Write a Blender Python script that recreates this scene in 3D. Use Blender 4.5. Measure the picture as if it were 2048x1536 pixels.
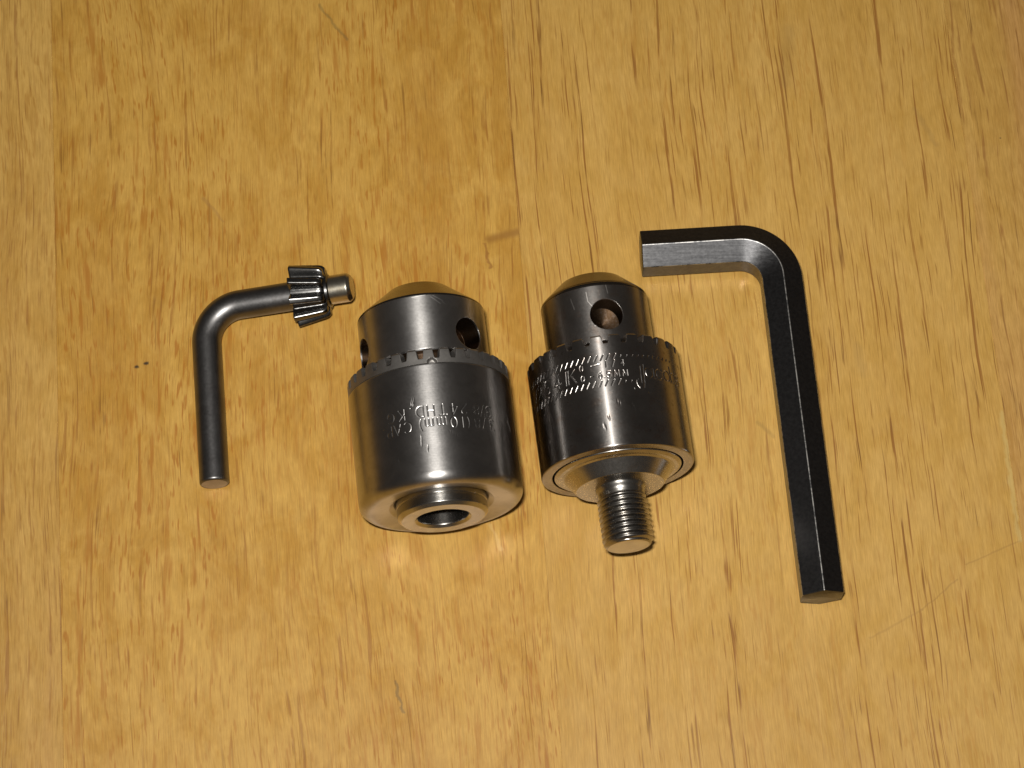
import bpy, bmesh, math
import numpy as np
from mathutils import Matrix, Vector

for o in list(bpy.data.objects):
    bpy.data.objects.remove(o, do_unlink=True)
SC = bpy.context.scene
COL = SC.collection
MM = 0.001
R = math.radians

# ------------------------------------------------------------------ camera
TILT, DIST, FPX = 21.0, 549.0, 5600.0
cam_data = bpy.data.cameras.new('camera')
cam = bpy.data.objects.new('camera', cam_data)
COL.objects.link(cam)
cam_data.sensor_width = 36.0
cam_data.lens = 36.0 * FPX / 2048.0
cam_data.clip_start = 0.02
cam_data.clip_end = 20.0
cam.location = (0, -DIST * math.sin(R(TILT)) * MM, DIST * math.cos(R(TILT)) * MM)
cam.rotation_euler = (R(TILT), 0, 0)
SC.camera = cam

# ------------------------------------------------------------------ light
world = bpy.data.worlds.new('World')
SC.world = world
world.use_nodes = True
bg = world.node_tree.nodes['Background']
bg.inputs['Color'].default_value = (1.0, 0.88, 0.77, 1)      # dim lamp-lit room
bg.inputs['Strength'].default_value = 0.050

fl = bpy.data.lights.new('camera_flash', 'AREA')              # the flash of the hand-held camera
fl.shape = 'RECTANGLE'
fl.size, fl.size_y = 0.026, 0.013
fl.energy = 1.18
fl.spread = R(115)
fl.color = (1.0, 0.965, 0.90)
flash = bpy.data.objects.new('camera_flash', fl)
COL.objects.link(flash)
up = Vector((0, math.cos(R(TILT)), math.sin(R(TILT))))
flash.location = Vector(cam.location) + up * 0.030 + Vector((-0.016, 0, 0))
aim = Vector((0.0, 0.006, 0)) - Vector(flash.location)
flash.rotation_euler = aim.to_track_quat('-Z', 'Y').to_euler()

SC.view_settings.view_transform = 'Standard'
SC.view_settings.look = 'None'
SC.view_settings.exposure = 0.0
SC.view_settings.gamma = 1.0
SC.cycles.max_bounces = 8
SC.cycles.blur_glossy = 0.3
SC.cycles.sample_clamp_indirect = 4.0


# ------------------------------------------------------------------ node helpers
class NT:
    def __init__(self, name):
        self.m = bpy.data.materials.new(name)
        self.m.use_nodes = True
        self.t = self.m.node_tree
        self.bsdf = self.t.nodes['Principled BSDF']
        self.out = self.t.nodes['Material Output']

    def n(self, kind, **kw):
        nd = self.t.nodes.new(kind)
        for k, v in kw.items():
            setattr(nd, k, v)
        return nd

    def put(self, sock, v):
        if isinstance(v, (int, float)):
            sock.default_value = v
        elif isinstance(v, (tuple, list)):
            if sock.type == 'RGBA' and len(v) == 3:
                v = (*v, 1)
            sock.default_value = v
        else:
            self.t.links.new(v, sock)

    def math(self, op, a, b=0.0, c=0.0, clamp=False):
        nd = self.n('ShaderNodeMath', operation=op, use_clamp=clamp)
        for i, v in enumerate((a, b, c)):
            self.put(nd.inputs[i], v)
        return nd.outputs[0]

    def vmath(self, op, a, b=(0, 0, 0)):
        nd = self.n('ShaderNodeVectorMath', operation=op)
        self.put(nd.inputs[0], a)
        self.put(nd.inputs[1], b)
        return nd.outputs['Value'] if op in ('DOT_PRODUCT', 'LENGTH') else nd.outputs[0]

    def comb(self, x, y, z=0.0):
        nd = self.n('ShaderNodeCombineXYZ')
        for i, v in enumerate((x, y, z)):
            self.put(nd.inputs[i], v)
        return nd.outputs[0]

    def sep(self, v):
        nd = self.n('ShaderNodeSeparateXYZ')
        self.put(nd.inputs[0], v)
        return nd.outputs

    def noise(self, vec, scale=1.0, detail=2.0, rough=0.5, dist=0.0):
        nd = self.n('ShaderNodeTexNoise')
        self.put(nd.inputs['Vector'], vec)
        nd.inputs['Scale'].default_value = scale
        nd.inputs['Detail'].default_value = detail
        nd.inputs['Roughness'].default_value = rough
        nd.inputs['Distortion'].default_value = dist
        return nd.outputs['Fac']

    def ramp(self, v, lo, hi, a=0.0, b=1.0, smooth=True):
        nd = self.n('ShaderNodeMapRange', interpolation_type='SMOOTHSTEP' if smooth else 'LINEAR')
        self.put(nd.inputs[0], v)
        for i, x in enumerate((lo, hi, a, b)):
            nd.inputs[i + 1].default_value = x
        return nd.outputs[0]

    def mix(self, fac, a, b, blend='MIX'):
        nd = self.n('ShaderNodeMix', data_type='RGBA', blend_type=blend)
        self.put(nd.inputs[0], fac)
        self.put(nd.inputs[6], a)
        self.put(nd.inputs[7], b)
        return nd.outputs[2]

    def seg(self, P, a, b, w, soft=0.6):
        """mask of a short mark from a to b (2-D, mm), half width w"""
        d = (b[0] - a[0], b[1] - a[1], 0)
        L2 = d[0] ** 2 + d[1] ** 2 + 1e-9
        pa = self.vmath('SUBTRACT', P, (a[0], a[1], 0))
        h = self.math('DIVIDE', self.vmath('DOT_PRODUCT', pa, d), L2, clamp=True)
        nd = self.n('ShaderNodeVectorMath', operation='SCALE')
        nd.inputs[0].default_value = d
        self.put(nd.inputs[3], h)
        dist = self.vmath('LENGTH', self.vmath('SUBTRACT', pa, nd.outputs[0]))
        return self.ramp(dist, w * (1 - soft), w * (1 + soft), 1.0, 0.0)


# ------------------------------------------------------------------ wood
def wood(name, c_lo, c_hi, c_fleck, c_pore, fleck, pore, seed, blotch=0.5, marks=(), pink=None, plen=0.045, px=2.1, brk=0.16, mott=0.26, wander=13.0):
    k = NT(name)
    tc = k.n('ShaderNodeTexCoord').outputs['Object']
    p = k.vmath('MULTIPLY', tc, (1000, 1000, 1000))
    sx, sy, sz = k.sep(p)
    flat = k.comb(sx, sy, 0.0)
    # slow wander of the grain
    w = k.noise(k.vmath('MULTIPLY', k.vmath('ADD', flat, (seed * 31.7, seed * 17.3, seed)), (0.022, 0.0075, 1)), 1.0, 2.0)
    w2 = k.noise(k.vmath('MULTIPLY', k.vmath('ADD', flat, (seed * 11.7, seed * 47.3, seed)), (0.16, 0.05, 1)), 1.0, 2.0)
    x = k.math('ADD', sx, k.math('MULTIPLY', k.math('SUBTRACT', w, 0.5), wander))
    x = k.math('ADD', x, k.math('MULTIPLY', k.math('SUBTRACT', w2, 0.5), 0.9))
    q = k.comb(x, sy, seed * 3.1)

    def st(fx, fy, det=2.0, rough=0.5, off=0.0):
        return k.noise(k.vmath('ADD', k.vmath('MULTIPLY', q, (fx, fy, 1)), (off, off * 1.7, off * .3)), 1.0, det, rough)
    # broad colour drift, bands along the grain, blotches
    drift = st(0.028, 0.010, 3.0, 0.55, 4.0)
    band = st(0.30, 0.006, 2.0, 0.5, 9.0)
    blo = k.noise(k.vmath('ADD', k.vmath('MULTIPLY', flat, (0.14, 0.085, 1)), (seed * 5, 2.0, 0)), 1.0, 4.0, 0.62, 0.6)
    t = k.math('ADD', k.math('MULTIPLY', drift, 0.55), k.math('MULTIPLY', band, 0.45))
    t = k.math('ADD', t, k.math('MULTIPLY', k.math('SUBTRACT', blo, 0.5), blotch))
    col = k.mix(k.ramp(t, 0.34, 0.68), c_lo, c_hi)
    if pink:
        pk = k.ramp(st(0.085, 0.004, 2.0, 0.5, 21.0), 0.50, 0.66)
        col = k.mix(k.math('MULTIPLY', pk, 0.75), col, pink)
    # fine fibres
    fib = st(4.6, 0.24, 3.0, 0.62, 13.0)
    col = k.mix(0.50, col, k.mix(k.ramp(fib, 0.25, 0.75, smooth=False), (0.62, 0.58, 0.50), (1.30, 1.32, 1.40)), 'MULTIPLY')
    mot = st(0.8, 0.28, 3.0, 0.6, 33.0)
    col = k.mix(mott, col, k.mix(k.ramp(mot, 0.28, 0.72, smooth=False), (0.70, 0.62, 0.48), (1.22, 1.26, 1.38)), 'MULTIPLY')
    # soft orange flecks
    zone = k.ramp(st(0.05, 0.018, 2.0, 0.5, 41.0), 0.36, 0.62)
    f1 = k.ramp(st(0.85, 0.070, 2.0, 0.55, 51.0), 0.56, 0.72)
    f2 = k.ramp(st(1.9, 0.22, 1.5, 0.5, 61.0), 0.58, 0.70)
    fm = k.math('MULTIPLY', k.math('MAXIMUM', f1, f2), k.math('ADD', k.math('MULTIPLY', zone, 0.65), 0.35))
    col = k.mix(k.math('MULTIPLY', fm, fleck), col, c_fleck)
    # open pores: thin dark dashes, in strings along the grain
    zone2 = k.ramp(st(0.11, 0.012, 2.0, 0.5, 71.0), 0.30, 0.52)
    p1 = k.ramp(st(px, plen, 1.2, 0.5, 81.0), 0.605, 0.68)
    p2 = k.ramp(st(2.8, 0.085, 1.0, 0.5, 91.0), 0.63, 0.72)
    broken = k.ramp(st(0.9, brk, 2.0, 0.5, 95.0), 0.36, 0.56)
    pm = k.math('MULTIPLY', k.math('MULTIPLY', k.math('MAXIMUM', p1, k.math('MULTIPLY', p2, 0.8)), broken),
                k.math('ADD', k.math('MULTIPLY', zone2, 0.75), 0.25))
    dark = k.ramp(st(0.4, 0.08, 1.0, 0.5, 99.0), 0.48, 0.75)
    pc = k.mix(k.math('MULTIPLY', dark, 0.6), c_pore, tuple(v * 0.34 for v in c_pore))
    col = k.mix(k.math('MULTIPLY', pm, pore), col, pc)
    # tiny dirt specks in the varnish
    vo = k.n('ShaderNodeTexVoronoi')
    k.put(vo.inputs['Vector'], k.comb(sx, sy, seed))
    vo.inputs['Scale'].default_value = 0.085
    rnd = k.sep(vo.outputs['Color'])
    sp = k.math('MULTIPLY', k.ramp(vo.outputs['Distance'], 0.012, 0.030, 1.0, 0.0), k.math('GREATER_THAN', rnd[0], 0.62))
    col = k.mix(k.math('MULTIPLY', sp, 0.75), col, (0.035, 0.028, 0.02))
    # single marks: stains, scratches, pale streaks
    wob = k.noise(k.vmath('MULTIPLY', flat, (0.5, 0.5, 0.5)), 1.0, 3.0)
    wv = k.comb(k.math('ADD', sx, k.math('MULTIPLY', k.math('SUBTRACT', wob, 0.5), 1.6)), sy, 0.0)
    for a, b, hw, c, amt in marks:
        col = k.mix(k.math('MULTIPLY', k.seg(wv, a, b, hw, 0.8), amt), col, c)
    b = k.bsdf
    k.put(b.inputs['Base Color'], col)
    k.put(b.inputs['Roughness'], k.ramp(blo, 0.3, 0.7, 0.36, 0.50))
    b.inputs['Specular IOR Level'].default_value = 0.42
    bump = k.n('ShaderNodeBump')
    bump.inputs['Strength'].default_value = 0.30
    bump.inputs['Distance'].default_value = 0.00008
    k.put(bump.inputs['Height'], k.math('SUBTRACT', k.math('MULTIPLY', fib, 0.35), pm))
    k.put(b.inputs['Normal'], bump.outputs[0])
    return k.m


# ------------------------------------------------------------------ metal
def steel(name, base, rough, aniso=0.0, rot=0.25, brush=0.0, brush_z=7.0, tint=None, tint_amt=0.0, bevel=0.0,
          grime=0.0, marks=(), mark_r=1.0, rough_var=0.06, coat2=None, inner=None, mark_amt=0.6):
    """turned steel: local Z is the turning axis; brush lines run round it"""
    k = NT(name)
    tc = k.n('ShaderNodeTexCoord').outputs['Object']
    p = k.vmath('MULTIPLY', tc, (1000, 1000, 1000))
    x, y, z = k.sep(p)
    b = k.bsdf
    b.inputs['Metallic'].default_value = 1.0
    fine = k.noise(p, 2.2, 4.0, 0.65)
    slow = k.noise(p, 0.23, 4.0, 0.6, 0.4)
    col = k.mix(k.ramp(slow, 0.3, 0.7), tuple(v * 0.86 for v in base), tuple(v * 1.08 for v in base))
    if tint:
        col = k.mix(k.math('MULTIPLY', k.ramp(k.noise(p, 0.42, 5.0, 0.65, 0.3), 0.50, 0.68), tint_amt), col, tint)
    gm = None
    if grime:
        gm = k.math('MULTIPLY', k.ramp(k.noise(p, 0.9, 4.0, 0.7), 0.57, 0.70), grime)
        col = k.mix(gm, col, (0.10, 0.065, 0.045))
    rg = k.math('ADD', rough, k.math('MULTIPLY', k.math('SUBTRACT', fine, 0.5), rough_var * 2))
    ang = k.math('ARCTAN2', x, y)
    if marks:
        uv = k.comb(k.math('MULTIPLY', ang, mark_r), z, 0.0)
        tot = None
        for a, c, w in marks:
            s = k.seg(uv, a, c, w, 0.5)
            tot = s if tot is None else k.math('MAXIMUM', tot, s)
        col = k.mix(k.math('MULTIPLY', tot, mark_amt), col, tuple(min(1, v * 1.5) for v in base))
        rg = k.math('ADD', rg, k.math('MULTIPLY', tot, 0.25 * mark_amt))
    if gm is not None:
        rg = k.math('ADD', rg, k.math('MULTIPLY', gm, 0.25))
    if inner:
        # dirt and light rust inside the drilled holes, with shade darkened into the colour
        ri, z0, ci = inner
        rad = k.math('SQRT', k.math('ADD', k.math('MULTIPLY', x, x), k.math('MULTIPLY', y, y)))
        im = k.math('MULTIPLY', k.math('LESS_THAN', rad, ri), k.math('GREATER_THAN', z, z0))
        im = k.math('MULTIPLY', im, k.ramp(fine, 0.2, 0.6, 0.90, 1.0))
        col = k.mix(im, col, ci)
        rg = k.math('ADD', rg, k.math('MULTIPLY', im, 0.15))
    k.put(b.inputs['Base Color'], col)
    k.put(b.inputs['Roughness'], rg)
    if aniso:
        b.inputs['Anisotropic'].default_value = aniso
        b.inputs['Anisotropic Rotation'].default_value = rot
        tg = k.n('ShaderNodeTangent', direction_type='RADIAL', axis='Z')
        k.put(b.inputs['Tangent'], tg.outputs[0])
    nrm = None
    if bevel:
        bv = k.n('ShaderNodeBevel', samples=4)
        bv.inputs['Radius'].default_value = bevel * MM
        nrm = bv.outputs[0]
    if brush:
        rr = k.math('SQRT', k.math('ADD', k.math('MULTIPLY', x, x), k.math('MULTIPLY', y, y)))
        ln = k.noise(k.comb(k.math('MULTIPLY', ang, 1.3), k.math('MULTIPLY', rr, brush_z), k.math('MULTIPLY', z, brush_z)), 1.0, 3.0, 0.7)
        bp = k.n('ShaderNodeBump')
        bp.inputs['Strength'].default_value = brush
        bp.inputs['Distance'].default_value = 0.00002
        k.put(bp.inputs['Height'], ln)
        if nrm is not None:
            k.put(bp.inputs['Normal'], nrm)
        nrm = bp.outputs[0]
    else:
        bp = k.n('ShaderNodeBump')
        bp.inputs['Strength'].default_value = 0.18
        bp.inputs['Distance'].default_value = 0.00003
        k.put(bp.inputs['Height'], fine)
        if nrm is not None:
            k.put(bp.inputs['Normal'], nrm)
        nrm = bp.outputs[0]
    k.put(b.inputs['Normal'], nrm)
    if coat2:
        # a second, sharper or broader lobe of the same metal (fine scratches over the ground surface)
        fac, r2, an2 = coat2
        g = k.n('ShaderNodeBsdfAnisotropic', distribution='GGX')
        k.put(g.inputs['Color'], col)
        g.inputs['Roughness'].default_value = r2
        g.inputs['Anisotropy'].default_value = an2
        g.inputs['Rotation'].default_value = rot - 0.25
        k.put(g.inputs['Normal'], nrm)
        tg = k.n('ShaderNodeTangent', direction_type='RADIAL', axis='Z')
        k.put(g.inputs['Tangent'], tg.outputs[0])
        ms = k.n('ShaderNodeMixShader')
        ms.inputs[0].default_value = fac
        k.t.links.new(b.outputs[0], ms.inputs[1])
        k.t.links.new(g.outputs[0], ms.inputs[2])
        k.t.links.new(ms.outputs[0], k.out.inputs['Surface'])
    return k.m


# ------------------------------------------------------------------ mesh helpers
def link(name, mesh, mat, parent=None, smooth=True, sharp=None):
    mesh.materials.clear()
    mesh.materials.append(mat)
    if smooth:
        mesh.polygons.foreach_set('use_smooth', [True] * len(mesh.polygons))
        if sharp:
            mesh.set_sharp_from_angle(angle=R(sharp))
    mesh.update()
    o = bpy.data.objects.new(name, mesh)
    COL.objects.link(o)
    o.parent = parent
    return o


def tag(o, label=None, cat=None, group=None, kind=None):
    for k_, v in (('label', label), ('category', cat), ('group', group), ('kind', kind)):
        if v:
            o[k_] = v


def empty(name, loc, rz=0.0):
    o = bpy.data.objects.new(name, None)
    o.empty_display_size = 0.01
    COL.objects.link(o)
    o.location = [v * MM for v in loc]
    o.rotation_euler = (0, 0, rz)
    return o


def rounded(points, seg=4, sup=0.12):
    """profile points (r, s, fillet) -> polyline with fillet arcs and support points"""
    out = []
    n = len(points)
    for i, (r, s, f) in enumerate(points):
        if i == 0 or i == n - 1 or f <= 0:
            out.append((r, s))
            continue
        p = np.array((r, s)); a = np.array(points[i - 1][:2]); c = np.array(points[i + 1][:2])
        u = a - p; lu = np.linalg.norm(u); u /= lu
        v = c - p; lv = np.linalg.norm(v); v /= lv
        half = math.acos(max(-1, min(1, float(u @ v)))) / 2
        t = min(f / math.tan(half), 0.46 * lu, 0.46 * lv)
        rad = t * math.tan(half)
        ctr = p + (u + v) / np.linalg.norm(u + v) * (rad / math.sin(half))
        a0, a1 = p + u * t, p + v * t
        t0 = math.atan2(*(a0 - ctr)[::-1]); t1 = math.atan2(*(a1 - ctr)[::-1])
        d = (t1 - t0 + math.pi) % (2 * math.pi) - math.pi
        if lu > t + 3 * sup:
            out.append(tuple(p + u * (t + sup)))
        for j in range(seg + 1):
            th = t0 + d * j / seg
            out.append((ctr[0] + rad * math.cos(th), ctr[1] + rad * math.sin(th)))
        if lv > t + 3 * sup:
            out.append(tuple(p + v * (t + sup)))
    return out


def grid_mesh(name, Rr, S, ang, cap0=False, cap1=False):
    """Rr, S: arrays [profile, angle] in mm; ang measured from +y towards +x. Closed round the axis."""
    m, n = Rr.shape
    X = Rr * np.sin(ang)[None, :] * MM
    Y = Rr * np.cos(ang)[None, :] * MM
    Z = S * MM
    v = np.stack([X, Y, Z], -1).reshape(-1, 3)
    i = np.arange(m - 1)[:, None]; j = np.arange(n)[None, :]
    jn = (j + 1) % n
    q = np.stack([i * n + j, (i + 1) * n + j, (i + 1) * n + jn, i * n + jn], -1).reshape(-1, 4)
    faces = q.tolist()
    if cap0:
        faces.append(list(range(0, n)))
    if cap1:
        faces.append(list(range((m - 1) * n, m * n))[::-1])
    me = bpy.data.meshes.new(name)
    me.from_pydata(v.tolist(), [], faces)
    bm = bmesh.new(); bm.from_mesh(me)
    bmesh.ops.recalc_face_normals(bm, faces=bm.faces)
    bm.to_mesh(me); bm.free()
    return me


def lathe(name, prof, n=96, cap0=False, cap1=False):
    pr = np.array(prof)
    ang = np.linspace(0, 2 * math.pi, n, endpoint=False)
    return grid_mesh(name, np.repeat(pr[:, :1], n, 1), np.repeat(pr[:, 1:2], n, 1), ang, cap0, cap1)


def cut_holes(mesh, cutters):
    """boolean-subtract cutter meshes from a mesh, return the new mesh"""
    a = bpy.data.objects.new('tmp', mesh); COL.objects.link(a)
    tmp = [a]
    for c in cutters:
        o = bpy.data.objects.new('tmp', c); COL.objects.link(o); tmp.append(o)
        md = a.modifiers.new('b', 'BOOLEAN'); md.operation = 'DIFFERENCE'; md.object = o; md.solver = 'EXACT'
    dg = bpy.context.evaluated_depsgraph_get()
    res = bpy.data.meshes.new_from_object(a.evaluated_get(dg))
    for o in tmp:
        bpy.data.objects.remove(o, do_unlink=True)
    return res


# ------------------------------------------------------------------ single-stroke lettering
def arc(cx, cy, rx, ry, a0, a1, n=10):
    return [(cx + rx * math.cos(R(a0 + (a1 - a0) * i / n)), cy + ry * math.sin(R(a0 + (a1 - a0) * i / n))) for i in range(n + 1)]


GL = {
    '0': [arc(.3, .5, .3, .5, 0, 360, 16)],
    '1': [[(.3, 0), (.3, 1)]],
    '2': [arc(.3, .72, .28, .28, 160, -30, 8) + [(0, 0), (.6, 0)]],
    '3': [arc(.28, .75, .27, .25, 150, -90, 8), arc(.28, .25, .30, .25, 90, -150, 8)],
    '4': [[(.45, 0), (.45, 1), (0, .28), (.62, .28)]],
    '5': [[(.55, 1), (.1, 1), (.05, .58)] + arc(.26, .32, .32, .32, 120, -140, 8)],
    '6': [arc(.3, .3, .3, .3, 0, 360, 12), [(.02, .38), (.12, .75), (.42, 1)]],
    '7': [[(0, 1), (.6, 1), (.2, 0)]],
    '8': [arc(.3, .76, .24, .24, 0, 360, 12), arc(.3, .26, .3, .26, 0, 360, 12)],
    '/': [[(0, -.05), (.42, 1.05)]],
    '-': [[(0, .48), (.4, .48)]],
    '_': [[(0, .48), (1.4, .62)]],
    '.': [[(.1, .03), (.14, .03)]],
    '(': [arc(.55, .5, .42, .68, 130, 230, 8)],
    ')': [arc(-.15, .5, .42, .68, -50, 50, 8)],
    'A': [[(0, 0), (.36, 1), (.72, 0)], [(.13, .33), (.59, .33)]],
    'C': [arc(.42, .5, .42, .5, 50, 310, 12)],
    'D': [[(0, 0), (0, 1)], [(0, 1), (.25, 1)] + arc(.25, .5, .45, .5, 90, -90, 10) + [(0, 0)]],
    'G': [arc(.42, .5, .42, .5, 50, 300, 12) + [(.78, .42), (.5, .42)]],
    'H': [[(0, 0), (0, 1)], [(.66, 0), (.66, 1)], [(0, .52), (.66, .52)]],
    'K': [[(0, 0), (0, 1)], [(.58, 1), (.02, .45)], [(.2, .6), (.62, 0)]],
    'M': [[(0, 0), (.08, 1), (.42, .2), (.76, 1), (.84, 0)]],
    'P': [[(0, 0), (0, 1), (.28, 1)] + arc(.28, .74, .28, .26, 90, -90, 8) + [(0, .48)]],
    'T': [[(.35, 0), (.35, 1)], [(0, 1), (.7, 1)]],
    'm': [[(0, 0), (0, .68)], arc(.2, .46, .2, .22, 180, 0, 8) + [(.4, 0)], arc(.6, .46, .2, .22, 180, 0, 8) + [(.8, 0)]],
    'a': [arc(.34, .34, .34, .34, 30, 390, 12), [(.68, .66), (.68, .15), (.82, 0)]],
    'c': [arc(.34, .34, .34, .34, 50, 310, 10)],
    'o': [arc(.34, .34, .32, .34, 0, 360, 12)],
    'b': [[(0, 1.05), (0, 0)], arc(.32, .34, .32, .34, 180, -180, 12)],
    's': [arc(.25, .5, .22, .18, 20, 260, 8) + arc(.25, .16, .24, .18, 90, -160, 8)],
}


def glyph(ch, x, y, h, flip=False, slant=0.0):
    """strokes of a character with its centre at (x, y); flip = turned by 180 degrees"""
    w = max(px for st in GL[ch] for px, _ in st)
    lo = min(px for st in GL[ch] for px, _ in st)
    sg = -1 if flip else 1
    res = []
    for st in GL[ch]:
        res.append([(x + sg * ((px - (w + lo) / 2) * h * 0.92 + slant * (py - .5) * h), y + (py - .5) * h) for px, py in st])
    return res


def engrave(strokes, xs, ys, w, depth):
    """groove depth on the grid ys[:,None], xs[None,:] (mm)"""
    out = np.zeros((len(ys), len(xs)))
    for item in strokes:
        st, ww, dd = item if isinstance(item, tuple) and len(item) == 3 and isinstance(item[0], list) else (item, w, depth)
        for (x0, y0), (x1, y1) in zip(st[:-1], st[1:]):
            jx = np.where((xs > min(x0, x1) - 2 * ww) & (xs < max(x0, x1) + 2 * ww))[0]
            jy = np.where((ys > min(y0, y1) - 2 * ww) & (ys < max(y0, y1) + 2 * ww))[0]
            if not len(jx) or not len(jy):
                continue
            gx, gy = np.meshgrid(xs[jx], ys[jy])
            dx, dy = x1 - x0, y1 - y0
            L2 = dx * dx + dy * dy + 1e-12
            t = np.clip(((gx - x0) * dx + (gy - y0) * dy) / L2, 0, 1)
            d = np.hypot(gx - x0 - t * dx, gy - y0 - t * dy) / ww
            g = dd * np.clip(1 - d * d, 0, 1)
            sub = out[np.ix_(jy, jx)]
            out[np.ix_(jy, jx)] = np.maximum(sub, g)
    return out


def seen_angles(r, step, lo=-95, hi=95, coarse=3.0):
    n1 = int(R(hi - lo) * r / step)
    a = np.linspace(R(lo), R(hi), n1)
    n2 = int((360 - (hi - lo)) / coarse)
    b = np.linspace(R(hi), R(lo + 360), n2 + 2)[1:-1]
    return np.concatenate([a, b])


def wrapdeg(a):
    return (np.degrees(a) + 180) % 360 - 180


# ------------------------------------------------------------------ table top (planks glued edge to edge)
GRAIN = R(4.2)
table = empty('table_top', (0, 0, 0), GRAIN)
tag(table, kind='structure')


def tl(x, y):
    """world mm on the table -> table-local mm"""
    c, s = math.cos(GRAIN), math.sin(GRAIN)
    return (x * c + y * s, -x * s + y * c)


LINED_MARKS = [
    (tl(68, -51.5), tl(78, -46), .20, (0.33, 0.18, 0.05), .30), (tl(78, -46), tl(85, -40), .16, (0.33, 0.18, 0.05), .42),
    (tl(87, -37), tl(99, -31.5), .16, (0.33, 0.18, 0.05), .38),
    (tl(95.6, -6), tl(97.4, -32), .45, (0.60, 0.43, 0.15), .6),
    (tl(48, -8), tl(51, -11), .35, (0.30, 0.18, 0.05), .4), (tl(68, 8), tl(69, 2), .8, (0.28, 0.17, 0.06), .22),
    (tl(57, 78), tl(56, 66), 1.3, (0.28, 0.17, 0.06), .22), (tl(82, 60), tl(86, 52), .5, (0.28, 0.17, 0.06), .25),
]
FLECK_MARKS = [
    (tl(-4.5, 31.0), tl(1.0, 32.6), .8, (0.29, 0.135, 0.025), .75), (tl(-5.5, 30.0), tl(-4.2, 24.8), .25, (0.28, 0.12, 0.025), .7),
    (tl(-40, 84), tl(-34, 76), .30, (0.17, 0.12, 0.04), .45),
    (tl(-73.8, 3.6), tl(-73.5, 3.7), .28, (0.02, 0.018, 0.015), .9), (tl(-72.1, 4.3), tl(-71.9, 4.4), .28, (0.02, 0.018, 0.015), .9),
    (tl(-4, -29), tl(-2, -34), .3, (0.62, 0.42, 0.16), .4), (tl(-22, -60), tl(-20.5, -66), .22, (0.17, 0.11, 0.04), .6),  # first, pale streak: flash light thrown by the chuck, painted into the wood
    (tl(-62, 40), tl(-58, 35), .3, (0.33, 0.17, 0.05), .4),
]
w_fleck = wood('flecked_wood', (0.465, 0.243, 0.040), (0.565, 0.328, 0.068), (0.385, 0.155, 0.018), (0.30, 0.118, 0.018), .85, .60, 1.0, .70, FLECK_MARKS)
w_lined = wood('lined_wood', (0.510, 0.290, 0.062), (0.585, 0.352, 0.090), (0.42, 0.190, 0.030), (0.27, 0.105, 0.018), .40, .85, 2.0, .30, LINED_MARKS, None, 0.024, 1.9, 0.09, 0.18, 7.0)
w_pink = wood('pinkish_wood', (0.475, 0.265, 0.058), (0.575, 0.346, 0.088), (0.38, 0.180, 0.032), (0.29, 0.120, 0.028), .55, .65, 3.0, .35, (),
              (0.50, 0.265, 0.090))
seams = [-458.0, -365.2, -273.0, -181.2, -88.9, 3.8, 95.4, 188.0, 280.3, 372.5, 465.0]
kinds = [w_lined, w_fleck, w_pink, w_pink, w_fleck, w_lined, w_pink, w_fleck, w_lined, w_fleck]
for i, mat in enumerate(kinds):
    x0, x1 = seams[i] + 0.012, seams[i + 1] - 0.012
    dz = (-0.02, 0.0, -0.03, 0.0, -0.025, 0.0, -0.03, 0.0, -0.02, 0.0)[i]
    bm = bmesh.new()
    bmesh.ops.create_cube(bm, size=1.0)
    for v in bm.verts:
        v.co = Vector(((x0 + x1) / 2 + v.co.x * (x1 - x0), 20 + v.co.y * 900, -11 + dz + v.co.z * 22)) * MM
    bmesh.ops.bevel(bm, geom=[e for e in bm.edges if abs(e.verts[0].co.x - e.verts[1].co.x) < 1e-7 and
                              abs(e.verts[0].co.z - e.verts[1].co.z) < 1e-7], offset=0.00011, segments=2, affect='EDGES')
    me = bpy.data.meshes.new('plank'); bm.to_mesh(me); bm.free()
    link('plank', me, mat, table, smooth=False)


# ------------------------------------------------------------------ chuck frames
def chuck_root(name, front, yaw, radius):
    """Empty on the table under the body; parts lie with their local Z along the chuck axis towards the viewer"""
    return empty(name, (front[0], front[1], 0), R(yaw))


def place(o, radius, ds=0.0):
    o.rotation_euler = (R(90), 0, 0)
    o.location = (0, -ds * MM, radius * MM)
    return o


def toothed(prof_tip, prof_root, n_teeth, ang, duty=0.52, edge=0.16, phase=0.0):
    """blend between a tip and a root profile round the ring"""
    t = ((ang / (2 * math.pi) * n_teeth + phase) % 1.0)
    d = np.abs(t - 0.5) * 2            # 0 in the middle of a tooth, 1 in the middle of a gap
    g = np.clip((d - (duty - edge)) / (2 * edge), 0, 1)
    g = g * g * (3 - 2 * g)
    a = np.array(prof_tip); b = np.array(prof_root)
    Rr = a[:, :1] * (1 - g) + b[:, :1] * g
    S = a[:, 1:2] * (1 - g) + b[:, 1:2] * g
    return Rr, S


# ================================================================== LEFT CHUCK (satin, hollow hub)
RL = 15.45
m_l_sleeve = steel('satin_ground_steel', (0.40, 0.388, 0.380), 0.32, aniso=0.74, brush=0.35, brush_z=5.0, grime=0.15, rough_var=0.05)
m_l_ring = steel('dull_ring_steel', (0.27, 0.258, 0.246), 0.50, brush=0.0, grime=0.35)
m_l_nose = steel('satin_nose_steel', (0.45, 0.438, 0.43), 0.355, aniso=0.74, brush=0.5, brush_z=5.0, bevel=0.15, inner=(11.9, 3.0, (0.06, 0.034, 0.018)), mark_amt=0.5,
                 marks=[((2.2, 0.9), (3.9, 2.3), .07), ((2.6, 0.6), (4.4, 1.7), .06), ((4.3, 1.9), (5.0, 2.4), .05), ((-1.4, .7), (1.2, .45), .06)], mark_r=12.2)
m_l_hub = steel('turned_hub_steel', (0.46, 0.445, 0.42), 0.25, aniso=0.6, brush=0.7, brush_z=9.0)
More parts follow.
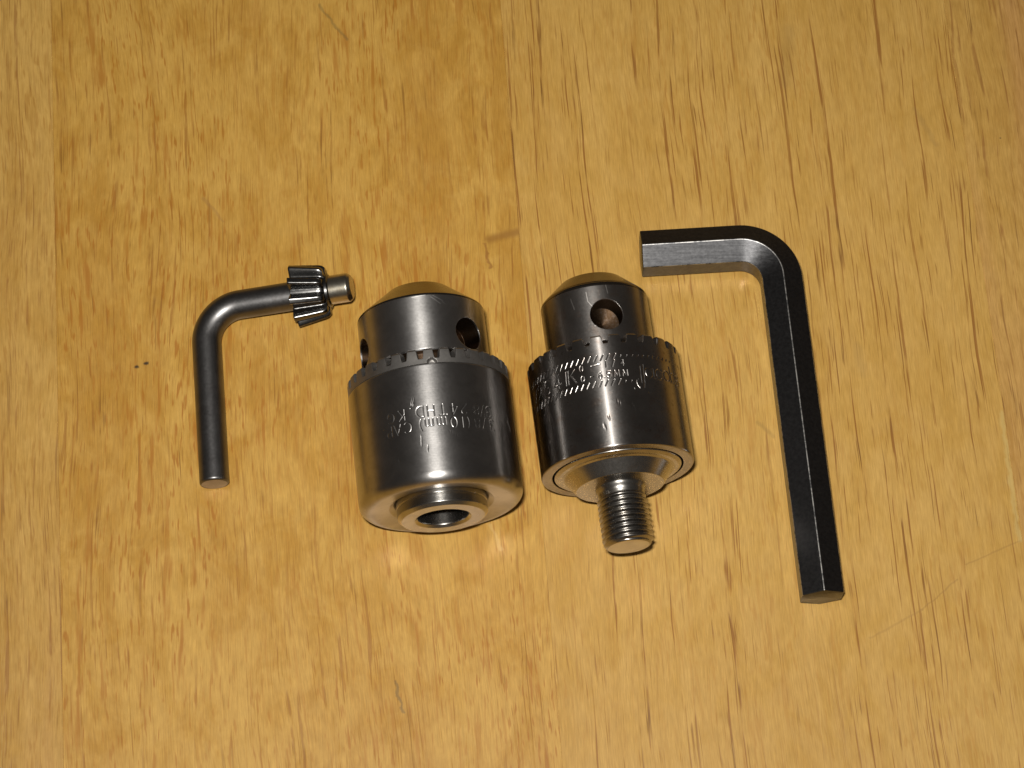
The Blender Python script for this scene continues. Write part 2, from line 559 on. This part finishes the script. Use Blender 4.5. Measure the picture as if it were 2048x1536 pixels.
m_jaw = steel('jaw_steel', (0.40, 0.38, 0.36), 0.35, bevel=0.1)

cl = chuck_root('drill_chuck', (-17.52, 7.65), 6.61, RL)
tag(cl, 'satin steel drill chuck with a hollow stub hub and upside-down capacity stamping', 'drill chuck', 'drill chucks lying on the table')

# sleeve with stamped lettering
ang = seen_angles(RL, 0.065)
xs = wrapdeg(ang) * math.pi / 180 * RL
strokes = []
for ch, a in (('3', 44), ('/', 37.2), ('8', 31.5), ('(', 24.3), ('1', 20.2), ('0', 13.8), ('m', 5.6), ('m', -3.0), (')', -8.8), ('C', -17.6), ('A', -25.4), ('P', -32.0), ('.', -37)):
    strokes += glyph(ch, R(a) * RL, 27.45, 2.05, True)
for ch, a in (('3', 42.5), ('/', 36.8), ('8', 32), ('-', 27), ('2', 22), ('4', 15), ('T', 7.2), ('H', -0.9), ('D', -8.6), ('.', -14.6), ('K', -21.4), ('G', -29.8)):
    strokes += glyph(ch, R(a) * RL, 24.85, 2.05, True)
strokes += [([(R(63) * RL, 25.3), (R(67) * RL, 27.2)], .12, .06)]
strokes += [([(R(-11.6) * RL, 22.4), (R(-12.6) * RL, 23.5)], .10, .05), ([(R(-12.6) * RL, 22.3), (R(-13.8) * RL, 23.3)], .10, .05),
            ([(R(10) * RL, 29.0), (R(16) * RL, 30.2)], .09, .02), ([(R(-5.5) * RL, 31.8), (R(-5.9) * RL, 32.4)], .12, .05),
            ([(R(-9.3) * RL, 29.6), (R(-9.8) * RL, 31.2)], .10, .04), ([(R(-27) * RL, 33.3), (R(-26.6) * RL, 33.5)], .16, .06),
            ([(R(49) * RL, 18.0), (R(50) * RL, 18.6)], .10, .04)]
band = np.arange(23.2, 29.0, 0.065)
head = rounded([(12.3, 16.6, 0), (12.3, 15.58, 0), (RL, 15.58, .18), (RL, 20, 0)], 3)
tail = rounded([(RL, 30, 0), (RL, 38.95, 1.9), (9.9, 38.0, .5), (9.0, 37.4, .3), (8.62, 36.9, 0), (8.6, 35.5, 0)], 8)
prof = head[:-1] + [(RL, s) for s in np.arange(17, 23, 0.5)] + [(RL, s) for s in band] + [(RL, s) for s in np.arange(29.1, 36.0, 0.3)] + tail[1:]
prof = np.array(prof)
Rr = np.repeat(prof[:, :1], len(ang), 1); S = np.repeat(prof[:, 1:2], len(ang), 1)
sel = np.where(np.abs(prof[:, 0] - RL) < 1e-6)[0]
Rr[sel] -= engrave(strokes, xs, prof[sel, 1], 0.125, 0.055)
place(link('sleeve', grid_mesh('sleeve', Rr, S, ang), m_l_sleeve, cl), RL)

# toothed ring in front of the sleeve, with a round punch mark on its seam
NL = 31
ang = np.linspace(-math.pi, math.pi, NL * 26, endpoint=False)
tip = rounded([(12.3, 15.5, 0), (12.35, 12.5, .1), (12.75, 12.25, .1), (15.0, 12.42, .12), (15.32, 12.75, .1), (15.34, 13.4, 0)], 3, .08)
tip += [(15.34, s) for s in (13.8, 14.1, 14.4, 14.6, 14.8, 15.0, 15.15, 15.3, 15.42)] + [(15.2, 15.52), (12.5, 15.52)]
root = []
for r_, s_ in tip:
    cut = np.clip((14.6 - s_) / 2.0, 0, 1)
    root.append((r_, s_ + 1.9 * cut if 12.3 < r_ else s_))
Rr, S = toothed(tip, root, NL, ang, .62, .11, phase=0.36)
S = np.minimum(S, 15.52)
dpt = np.hypot((ang[None, :] - R(3.6)) * 15.3, S - 15.45)
Rr = np.where(Rr > 15.0, Rr - 0.55 * np.clip(1.15 - (dpt / 0.95) ** 4, 0, 1), Rr)
place(link('gear_ring', grid_mesh('gear_ring', Rr, S, ang), m_l_ring, cl, sharp=42), RL)

# nose with three key holes
prof = rounded([(3.5, 6.0, 0), (3.6, -4.6, .1), (4.0, -5.05, .15), (6.0, -5.05, .5), (12.2, 0.05, .25), (12.2, 0.42, 0)], 5)
m_cone_l = steel('smooth_cone_steel', (0.19, 0.172, 0.156), 0.22, brush=0.25, brush_z=6.0)
place(link('nose_cone', lathe('nose_cone', prof, 144), m_cone_l, cl), RL)
nose = lathe('nose_body', [(3.7, 0.42), (12.2, 0.42), (12.2, 11.2), (11.95, 11.45), (10.4, 11.5), (10.4, 15.0), (3.7, 15.0), (3.7, 0.42)], 144)


def hole_cutter(angle, r_hole, s, r_in, r_out, r_cone=None):
    c = lathe('cut', [(1e-4, r_in - .6), (r_hole * .8, r_in), (r_hole, r_in + .25), (r_hole, r_out)], 40, False, True)
    c.transform(Matrix.Translation((0, 0, s * MM)) @ Matrix.Rotation(-angle, 4, 'Z') @ Matrix.Rotation(R(-90), 4, 'X'))
    return c


nose = cut_holes(nose, [hole_cutter(R(a), 3.2, 7.7, 7.4, 14.5) for a in (45.5, -74.5, 165.5)])
place(link('nose_body', nose, m_l_nose, cl, sharp=30), RL)
# jaws in the mouth
for a in (15, 135, 255):
    bm = bmesh.new()
    bmesh.ops.create_cube(bm, size=1.0)
    for v in bm.verts:
        wd = 2.4 if v.co.y > 0 else 0.7
        v.co = Vector((v.co.x * wd, 1.9 + v.co.y * 2.6, 1.4 + v.co.z * 8.6)) * MM
    bmesh.ops.rotate(bm, verts=bm.verts, cent=(0, 0, 0), matrix=Matrix.Rotation(R(a), 3, 'Z'))
    me = bpy.data.meshes.new('jaw'); bm.to_mesh(me); bm.free()
    place(link('jaw', me, m_jaw, cl, smooth=False), RL)

# hub with threaded bore
prof = rounded([(8.55, 35.6, 0), (8.55, 38.25, .06), (8.42, 38.33, .04), (8.42, 38.43, .04), (8.55, 38.51, .06), (8.55, 40.15, .25),
                (7.85, 40.8, .2), (5.35, 40.8, .12), (4.85, 40.35, .1)], 4, .06)
hub = lathe('hub', prof, 112)
hub_o = place(link('hub', hub, m_l_hub, cl), RL)
bore = [(4.85, 40.35)]
for i in range(24):
    s0 = 40.3 - i * 0.53
    bore += [(4.85, s0), (4.72, s0 - .26)]
bore += [(4.7, 27.5), (.001, 26.5)]
bo = link('bore', lathe('bore', bore, 72), steel('bore_steel', (0.42, 0.40, 0.375), 0.26, brush=0.4), hub_o)

# ================================================================== RIGHT CHUCK (polished, threaded spindle)
RR = 14.5
m_r_sleeve = steel('polished_sleeve_steel', (0.34, 0.322, 0.308), 0.29, aniso=0.84, brush=0.16, brush_z=6.0, tint=(0.30, 0.20, 0.15), tint_amt=0.35,
                   grime=0.45, rough_var=0.05, coat2=(0.35, 0.20, 0.74))
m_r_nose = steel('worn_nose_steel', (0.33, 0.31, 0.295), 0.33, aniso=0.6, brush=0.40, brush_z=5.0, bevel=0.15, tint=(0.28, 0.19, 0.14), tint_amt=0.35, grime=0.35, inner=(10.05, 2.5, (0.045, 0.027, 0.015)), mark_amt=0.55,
                 marks=[((-5.2, 2.3), (-4.7, 4.6), .09), ((-2.0, 1.7), (-1.9, 3.6), .08), ((-1.9, 3.6), (-1.1, 4.9), .08), ((1.9, .6), (2.1, 2.4), .07),
                        ((-.3, .3), (0.3, .5), .08), ((-1.2, 8.7), (0.4, 8.8), .1)], mark_r=10.35)
m_r_back = steel('turned_back_steel', (0.42, 0.40, 0.372), 0.27, brush=0.10, brush_z=3.0, tint=(0.40, 0.30, 0.20), tint_amt=0.3)
m_r_thread = steel('thread_steel', (0.33, 0.315, 0.295), 0.28, brush=0.0, brush_z=9.0, tint=(0.34, 0.27, 0.18), tint_amt=0.3)
m_r_end = steel('faced_end_steel', (0.60, 0.57, 0.50), 0.38, brush=0.3)

cr = chuck_root('drill_chuck', (15.74, 11.03), 7.02, RR)
tag(cr, 'darker worn drill chuck with a threaded spindle stub and script-lettered band', 'drill chuck', 'drill chucks lying on the table')

ang = seen_angles(RR, 0.065)
xs = wrapdeg(ang) * math.pi / 180 * RR
strokes = []


def wd(a, k_=1.0):
    """stamp width and depth: shaped deeper away from the top so groove walls catch the flash"""
    t = min(1, max(0, (abs(a + 4) - 14) / 25)) * (1 if abs(a) < 46 else .6)
    return (.115 + .05 * t) * k_, (.055 + .07 * t) * k_


for row, s0 in enumerate((16.9, 22.0)):
    for i in range(-19, 17):
        a = -27.45 + 4.57 * (i + 6) + (1.2 if row else 0.0)
        if -82 < a < (75 if row == 0 else 17):
            x = R(a) * RR
            long_ = a < 6
            d = 0.52 if long_ else 0.16
            strokes.append(([(x - d * .62, s0 + d), (x + d * .62, s0 - d)], *wd(a)))


def rt(txt, s, h, slant=0.06, k_=1.0):
    global strokes
    for ch, a in txt:
        strokes += [(g, *wd(a, k_)) for g in [[(px, 2 * s - py) for px, py in st] for st in glyph(ch, R(a) * RR, s, h, False, slant)]]


rt([('7', -71), ('2', -63.5), ('G', -52.8), ('4', -42.0), ('1', -33.8), ('K', -28.6)], 19.4, 2.75, k_=.85)
rt([('0', -20.6), ('_', -10.0), ('1', -2.2), ('/', 3.2), ('4', 9.8)], 18.25, 1.2, k_=.9)
rt([('0', -20.4), ('-', -13.6), ('6', -7.6), ('.', -4.4), ('5', -1.2), ('M', 4.6), ('M', 11.0)], 20.3, 1.2, k_=.9)
# flourished capital with a double stem
A_ = lambda d: R(d) * RR
strokes += [([(A_(23.2), 18.9), (A_(23.0), 20.6), (A_(22.8), 22.4)], .11, .07),
            ([(A_(25.9), 18.6), (A_(25.7), 20.5), (A_(25.4), 22.3), (A_(24.6), 23.3), (A_(23.0), 23.7), (A_(21.0), 23.5), (A_(19.2), 22.9), (A_(18.6), 22.2), (A_(19.2), 21.6), (A_(20.4), 21.6)], .13, .08),
            ([(A_(23.2), 18.9), (A_(24.6), 18.5), (A_(25.9), 18.6)], .12, .08), ([(A_(27.8), 24.2), (A_(28.4), 24.25)], .16, .08)]
rt([('a', 31.5), ('c', 40.0), ('o', 48.0), ('b', 56.0), ('s', 63.0)], 19.75, 3.0, .0)
strokes += [([(A_(12), 26.3), (A_(14), 27.0)], .10, .06), ([(A_(12.3), 26.9), (A_(14.6), 27.7)], .08, .04), ([(A_(-6), 28.6), (A_(-5.2), 28.9)], .2, .06),
            ([(A_(-10), 30.2), (A_(-9), 30.6)], .25, .04), ([(A_(16), 23.4), (A_(16.3), 23.6)], .18, .06), ([(A_(2), 25.8), (A_(4), 26.2)], .12, .04)]
fine = [(RR, s) for s in np.arange(15.9, 24.6, 0.065)]
front_t = rounded([(10.45, 15.5, 0), (10.5, 12.4, .1), (10.9, 12.1, .1), (14.15, 12.28, .12), (RR, 12.65, .12), (RR, 15.5, 0)], 3)
front_t = front_t[:-1] + [(RR, s) for s in (13.2, 13.5, 13.8, 14.1, 14.4, 14.7, 15.2, 15.6)]
back_t = rounded([(RR, 33.0, 0), (RR, 34.5, .35), (12.45, 34.5, .12), (12.45, 33.4, 0)], 4)
tipp = front_t + fine + [(RR, s) for s in np.arange(24.8, 33.6, 0.35)] + [p for p in back_t[1:]]
rootp = []
for r_, s_ in tipp:
    if s_ < 14.4 and r_ > 10.47:
        rootp.append((r_, s_ + 1.65 * np.clip((14.4 - s_) / 1.9, 0, 1)))
    else:
        rootp.append((r_, s_))
Rr, S = toothed(tipp, rootp, 26, ang, .64, .13, phase=0.02)
pr = np.array(tipp)
sel = np.where((np.abs(pr[:, 0] - RR) < 1e-6) & (pr[:, 1] > 15.7) & (pr[:, 1] < 34))[0]
Rr[sel] -= engrave(strokes, xs, pr[sel, 1], 0.17, 0.10)
place(link('sleeve', grid_mesh('sleeve', Rr, S, ang), m_r_sleeve, cr, sharp=75), RR)

prof = rounded([(3.2, 6.0, 0), (3.3, -3.5, .1), (3.7, -3.95, .15), (6.1, -3.95, .5), (9.75, -0.55, .2), (9.95, -0.25, .12), (10.2, -0.1, .12), (10.35, 0.3, .15), (10.35, 0.6, 0)], 4)
m_cone_r = steel('worn_cone_steel', (0.17, 0.15, 0.133), 0.24, brush=0.25, brush_z=6.0, tint=(0.17, 0.11, 0.075), tint_amt=0.4)
place(link('nose_cone', lathe('nose_cone', prof, 144), m_cone_r, cr), RR)
nose = lathe('nose_body', [(3.4, 0.6), (10.35, 0.6), (10.35, 11.75), (10.15, 11.9), (8.9, 11.95), (8.9, 15.0), (3.4, 15.0), (3.4, 0.6)], 144)
nose = cut_holes(nose, [hole_cutter(R(a), 3.15, 6.6, 5.4, 12.5) for a in (7.5, 127.5, 247.5)])
nose_o = place(link('nose_body', nose, m_r_nose, cr, sharp=30), RR)
for a in (70, 190, 310):
    bm = bmesh.new()
    bmesh.ops.create_cube(bm, size=1.0)
    for v in bm.verts:
        wd = 2.2 if v.co.y > 0 else 0.7
        v.co = Vector((v.co.x * wd, 1.8 + v.co.y * 2.4, 2.0 + v.co.z * 8.0)) * MM
    bmesh.ops.rotate(bm, verts=bm.verts, cent=(0, 0, 0), matrix=Matrix.Rotation(R(a), 3, 'Z'))
    me = bpy.data.meshes.new('jaw'); bm.to_mesh(me); bm.free()
    place(link('jaw', me, m_jaw, cr, smooth=False), RR)
prof = rounded([(12.1, 33.2, 0), (12.1, 34.55, .25), (11.4, 34.95, .2), (10.75, 35.0, .15), (10.3, 35.2, .2), (8.35, 37.75, .15), (4.3, 37.8, 0)], 4, .06)
place(link('back_plate', lathe('back_plate', prof, 128), m_r_back, cr), RR)

# threaded spindle: helix with 24 turns to the inch
pitch, n = 1.058, 96
s_list = [(4.75, 37.6), (4.75, 38.3), (4.4, 38.55), (4.42, 39.2), (4.3, 39.5)]
S_ = np.arange(39.6, 49.35, pitch / 12)
an = np.linspace(0, 2 * math.pi, n, endpoint=False)
rows_r, rows_s = [], []
for r_, s_ in s_list:
    rows_r.append(np.full(n, r_)); rows_s.append(np.full(n, s_))
for s_ in S_:
    ph = ((s_ / pitch) + an / (2 * math.pi)) % 1.0
    tri = np.abs(ph - .5) * 2
    tri = np.clip(tri * 1.25 - .12, 0, 1)
    r_ = 4.80 - 0.66 * (1 - tri)
    lim = 4.80 - np.clip((s_ - 48.55) / 0.8, 0, 1) * 0.65
    st_ = np.clip((s_ - 39.6) / 0.8, 0, 1)
    r_ = np.minimum(r_, lim) * st_ + 4.3 * (1 - st_)
    rows_r.append(r_); rows_s.append(np.full(n, s_))
rows_r.append(np.full(n, 3.98)); rows_s.append(np.full(n, 49.4))
rows_r.append(np.full(n, 3.9)); rows_s.append(np.full(n, 49.45))
sp = place(link('threaded_spindle', grid_mesh('threaded_spindle', np.array(rows_r), np.array(rows_s), an), m_r_thread, cr), RR)
link('end_face', lathe('end_face', [(3.92, 49.44), (3.8, 49.47), (2.0, 49.48), (.001, 49.48)], 64), m_r_end, sp)


# ================================================================== bent bars
def corner_path(p0, pc, p1, rad, n_arc=22, sup=0.4):
    p0, pc, p1 = (np.array(p, float) for p in (p0, pc, p1))
    u = p0 - pc; lu = np.linalg.norm(u); u /= lu
    v = p1 - pc; lv = np.linalg.norm(v); v /= lv
    half = math.acos(float(u @ v)) / 2
    t = rad / math.tan(half)
    ctr = pc + (u + v) / np.linalg.norm(u + v) * rad / math.sin(half)
    a, b = pc + u * t - ctr, pc + v * t - ctr
    w = math.pi - 2 * half
    pts = [p0 + (ctr + a - p0) * k for k in (0, .25, .5, .75)]
    for i in range(n_arc + 1):
        k = i / n_arc
        pts.append(ctr + (a * math.sin((1 - k) * w) + b * math.sin(k * w)) / math.sin(w))
    pts += [ctr + b + (p1 - ctr - b) * k for k in (.25, .5, .75, 1)]
    nrm = np.cross(u, v); nrm /= np.linalg.norm(nrm)
    if nrm[2] < 0:
        nrm = -nrm
    return np.array(pts), nrm


def sweep(name, pts, nrm, section, ch0=0.0, ch1=0.0):
    """sweep a closed 2-D section (side, up) along the points; ends capped with a small chamfer"""
    sec = np.array(section)
    rows = []
    T = np.gradient(pts, axis=0); T /= np.linalg.norm(T, axis=1)[:, None]
    stations = []
    rmax = np.abs(sec).max()
    for i, p in enumerate(pts):
        stations.append((p, T[i], 1.0))
    def end(p, t, ch, sgn):
        if ch <= 0:
            return [(p, t, 1.0)]
        return [(p, t, 1 - ch / rmax), (p + sgn * t * ch * .45, t, 1 - ch * .38 / rmax), (p + sgn * t * ch, t, 1.0), (p + sgn * t * ch * 1.8, t, 1.0)]
    st = end(pts[0], T[0], ch0, 1) + stations[1:-1] + end(pts[-1], T[-1], ch1, -1)[::-1]
    for p, t, k in st:
        side = np.cross(nrm, t); side /= np.linalg.norm(side)
        rows.append([p + (side * a + nrm * b) * k for a, b in sec])
    m, n = len(rows), len(sec)
    verts = [tuple(v * MM) for row in rows for v in row]
    faces = []
    for i in range(m - 1):
        for j in range(n):
            faces.append((i * n + j, i * n + (j + 1) % n, (i + 1) * n + (j + 1) % n, (i + 1) * n + j))
    faces.append(tuple(range(n))[::-1]); faces.append(tuple(range((m - 1) * n, m * n)))
    me = bpy.data.meshes.new(name); me.from_pydata(verts, [], faces)
    bm = bmesh.new(); bm.from_mesh(me); bmesh.ops.recalc_face_normals(bm, faces=bm.faces); bm.to_mesh(me); bm.free()
    return me


# ---- hex key
def hexsec(af, rnd=0.28, seg=3, sup=0.10):
    rc = af / math.sqrt(3)
    pts = [np.array((rc * math.sin(R(60 * i)), rc * math.cos(R(60 * i)))) for i in range(6)]   # a corner on top
    out = []
    for i in range(6):
        p, a, c = pts[i], pts[i - 1], pts[(i + 1) % 6]
        u = (a - p) / np.linalg.norm(a - p); v = (c - p) / np.linalg.norm(c - p)
        half = math.acos(float(u @ v)) / 2
        t = rnd / math.tan(half)
        ctr = p + (u + v) / np.linalg.norm(u + v) * rnd / math.sin(half)
        t0 = math.atan2(*(p + u * t - ctr)[::-1]); t1 = math.atan2(*(p + v * t - ctr)[::-1])
        d = (t1 - t0 + math.pi) % (2 * math.pi) - math.pi
        out.append(p + u * (t + sup))
        out += [ctr + rnd * np.array((math.cos(t0 + d * k / seg), math.sin(t0 + d * k / seg))) for k in range(seg + 1)]
        out.append(p + v * (t + sup))
    return out


AF, RN = 7.94, 0.24
sec = hexsec(AF, RN)
zc = max(p[1] for p in sec)
base = np.array((52.5, 27.6, 0))
p0, pc, p1 = np.array((25.5, 25.85, zc)), np.array((52.45, 27.6, zc)), np.array((58.55, -44.9, zc))
pts, nrm = corner_path(p0 - base, pc - base, p1 - base, 8.0)
k = NT('black_oxide_steel')
pp = k.vmath('MULTIPLY', k.n('ShaderNodeTexCoord').outputs['Object'], (1000, 1000, 1000))
fn = k.noise(pp, 1.6, 4.0, 0.65)
wear = k.ramp(k.noise(pp, 3.1, 3.0, 0.7), 0.66, 0.74)
drag = k.noise(k.vmath('MULTIPLY', pp, (.12, 2.6, 2.6)), 1.0, 3.0, 0.6)
mk = k.seg(pp, (1.0, -55.0), (4.2, -53.2), .14)
col = k.mix(k.ramp(fn, .3, .7), (0.088, 0.088, 0.092), (0.125, 0.125, 0.130))
col = k.mix(k.math('MULTIPLY', wear, .25), col, (0.40, 0.39, 0.38))
col = k.mix(mk, col, (0.25, 0.22, 0.18))
k.put(k.bsdf.inputs['Base Color'], col)
k.bsdf.inputs['Metallic'].default_value = 1.0
k.put(k.bsdf.inputs['Roughness'], k.math('ADD', k.ramp(drag, .3, .7, .29, .36), k.math('MULTIPLY', mk, .3)))
bp = k.n('ShaderNodeBump'); bp.inputs['Strength'].default_value = .25; bp.inputs['Distance'].default_value = .00003
k.put(bp.inputs['Height'], fn); k.put(k.bsdf.inputs['Normal'], bp.outputs[0])
e = NT('worn_glint_edge_steel')
pe = e.vmath('MULTIPLY', e.n('ShaderNodeTexCoord').outputs['Object'], (1000, 1000, 1000))
en = e.ramp(e.noise(pe, 0.55, 5.0, 0.75), 0.36, 0.60)
e.put(e.bsdf.inputs['Base Color'], e.mix(en, (0.12, 0.12, 0.125), (0.62, 0.60, 0.57)))  # bare worn metal, also lightened to paint in the ridge highlight
e.bsdf.inputs['Metallic'].default_value = 1.0
e.bsdf.inputs['Roughness'].default_value = 0.42
hx = link('hex_key', sweep('hex_key', pts, nrm, sec, .12, .12), k.m, None, sharp=50)
hx.data.materials.append(e.m)
ns, nf = len(sec), len(hx.data.polygons) - 2
hx.data.polygons.foreach_set('material_index', [1 if (f < nf and f % ns % 6 in (1, 2, 3)) else 0 for f in range(nf + 2)])
hx.data.update()
hx.location = base * MM
tag(hx, 'black hexagonal L-shaped key lying right of both chucks', 'hex key')

# ---- chuck key
kb = np.array((-60.5, 14.5, 0.0))
ck = empty('chuck_key', kb)
tag(ck, 'small bent round-bar chuck key with a toothed pinion and pilot tip', 'chuck key')
m_bar = steel('dark_bar_steel', (0.19, 0.186, 0.186), 0.38, rough_var=0.10, tint=(0.16, 0.15, 0.15), tint_amt=0.6)
m_pin = steel('pinion_steel', (0.16, 0.158, 0.156), 0.26, rough_var=0.05, grime=0.2)
m_pil = steel('pilot_steel', (0.52, 0.48, 0.40), 0.30, brush=0.3, tint=(0.30, 0.24, 0.15), tint_amt=0.4)
m_barend = steel('cut_bar_end', (0.42, 0.39, 0.36), 0.50)
rb = 2.86
pitch_up = R(10.4)
adir = np.array((math.cos(R(5.3)) * math.cos(pitch_up), math.sin(R(5.3)) * math.cos(pitch_up), math.sin(pitch_up)))
pc = np.array((0, 0, rb))
p0 = np.array((-57.22, -21.75, rb)) - kb
p1 = pc + adir * 19.3
pts, nrm = corner_path(p0, pc, p1, 7.2, 24)
circ = [(rb * math.sin(2 * math.pi * i / 40), rb * math.cos(2 * math.pi * i / 40)) for i in range(40)]
hnd = link('handle', sweep('handle', pts, nrm, circ, .35, 0.0), m_bar, ck, sharp=60)
t0 = pts[1] - pts[0]; t0 /= np.linalg.norm(t0)


def aligned(o, origin, direction, spin=0.0):
    q = Vector(direction).to_track_quat('Z', 'Y').to_matrix().to_4x4() @ Matrix.Rotation(spin, 4, 'Z')
    o.matrix_local = Matrix.Translation(Vector(origin) * MM) @ q
    return o


ends = link('bar_end', lathe('bar_end', [(2.52, 0.0), (2.3, .03), (1.0, .05), (.001, .05)], 40), m_barend, ck)
aligned(ends, p0, -t0)
# pinion
NT_ = 9
an = np.linspace(0, 2 * math.pi, NT_ * 28, endpoint=False)
U = np.concatenate([[0, .02, .06], np.linspace(.12, .92, 12), [.96, 1.0]])
LG = 6.6
rr_, ss_ = [], []


def gearrow(rt_, depth, s_, tw):
    t = ((an + tw) / (2 * math.pi) * NT_) % 1.0
    d = np.abs(t - .5) * 2
    g = np.clip((d - .22) / .50, 0, 1)
    g = g * g * (3 - 2 * g)
    rr_.append(rt_ - depth * g); ss_.append(np.full(len(an), s_))


rr_.append(np.full(len(an), 2.9)); ss_.append(np.full(len(an), .9))
rr_.append(np.full(len(an), 3.6)); ss_.append(np.full(len(an), .35))
for u in U:
    rt_ = 6.25 - 1.15 * u - 0.9 * max(0, (u - .86) / .14) ** 2 * .5
    dep = 1.95 - .5 * u
    if u == 0:
        rt_ -= .18
    gearrow(rt_, dep, u * LG, R(7) * u)
rr_.append(np.full(len(an), 3.35)); ss_.append(np.full(len(an), LG + .05))
rr_.append(np.full(len(an), 3.3)); ss_.append(np.full(len(an), LG + .5))
rr_.append(np.full(len(an), 2.9)); ss_.append(np.full(len(an), LG + .75))
pin = link('pinion', grid_mesh('pinion', np.array(rr_), np.array(ss_), an), m_pin, ck, sharp=50)
aligned(pin, pc + adir * 18.25, adir, R(12))
prof = rounded([(2.85, LG + .3, 0), (2.85, LG + 4.3, .5), (2.3, LG + 5.0, .4), (.6, LG + 5.1, 0), (.001, LG + 5.1, 0)], 5, .06)
pil = link('pilot', lathe('pilot', prof, 56), m_pil, ck)
aligned(pil, pc + adir * 18.25, adir)
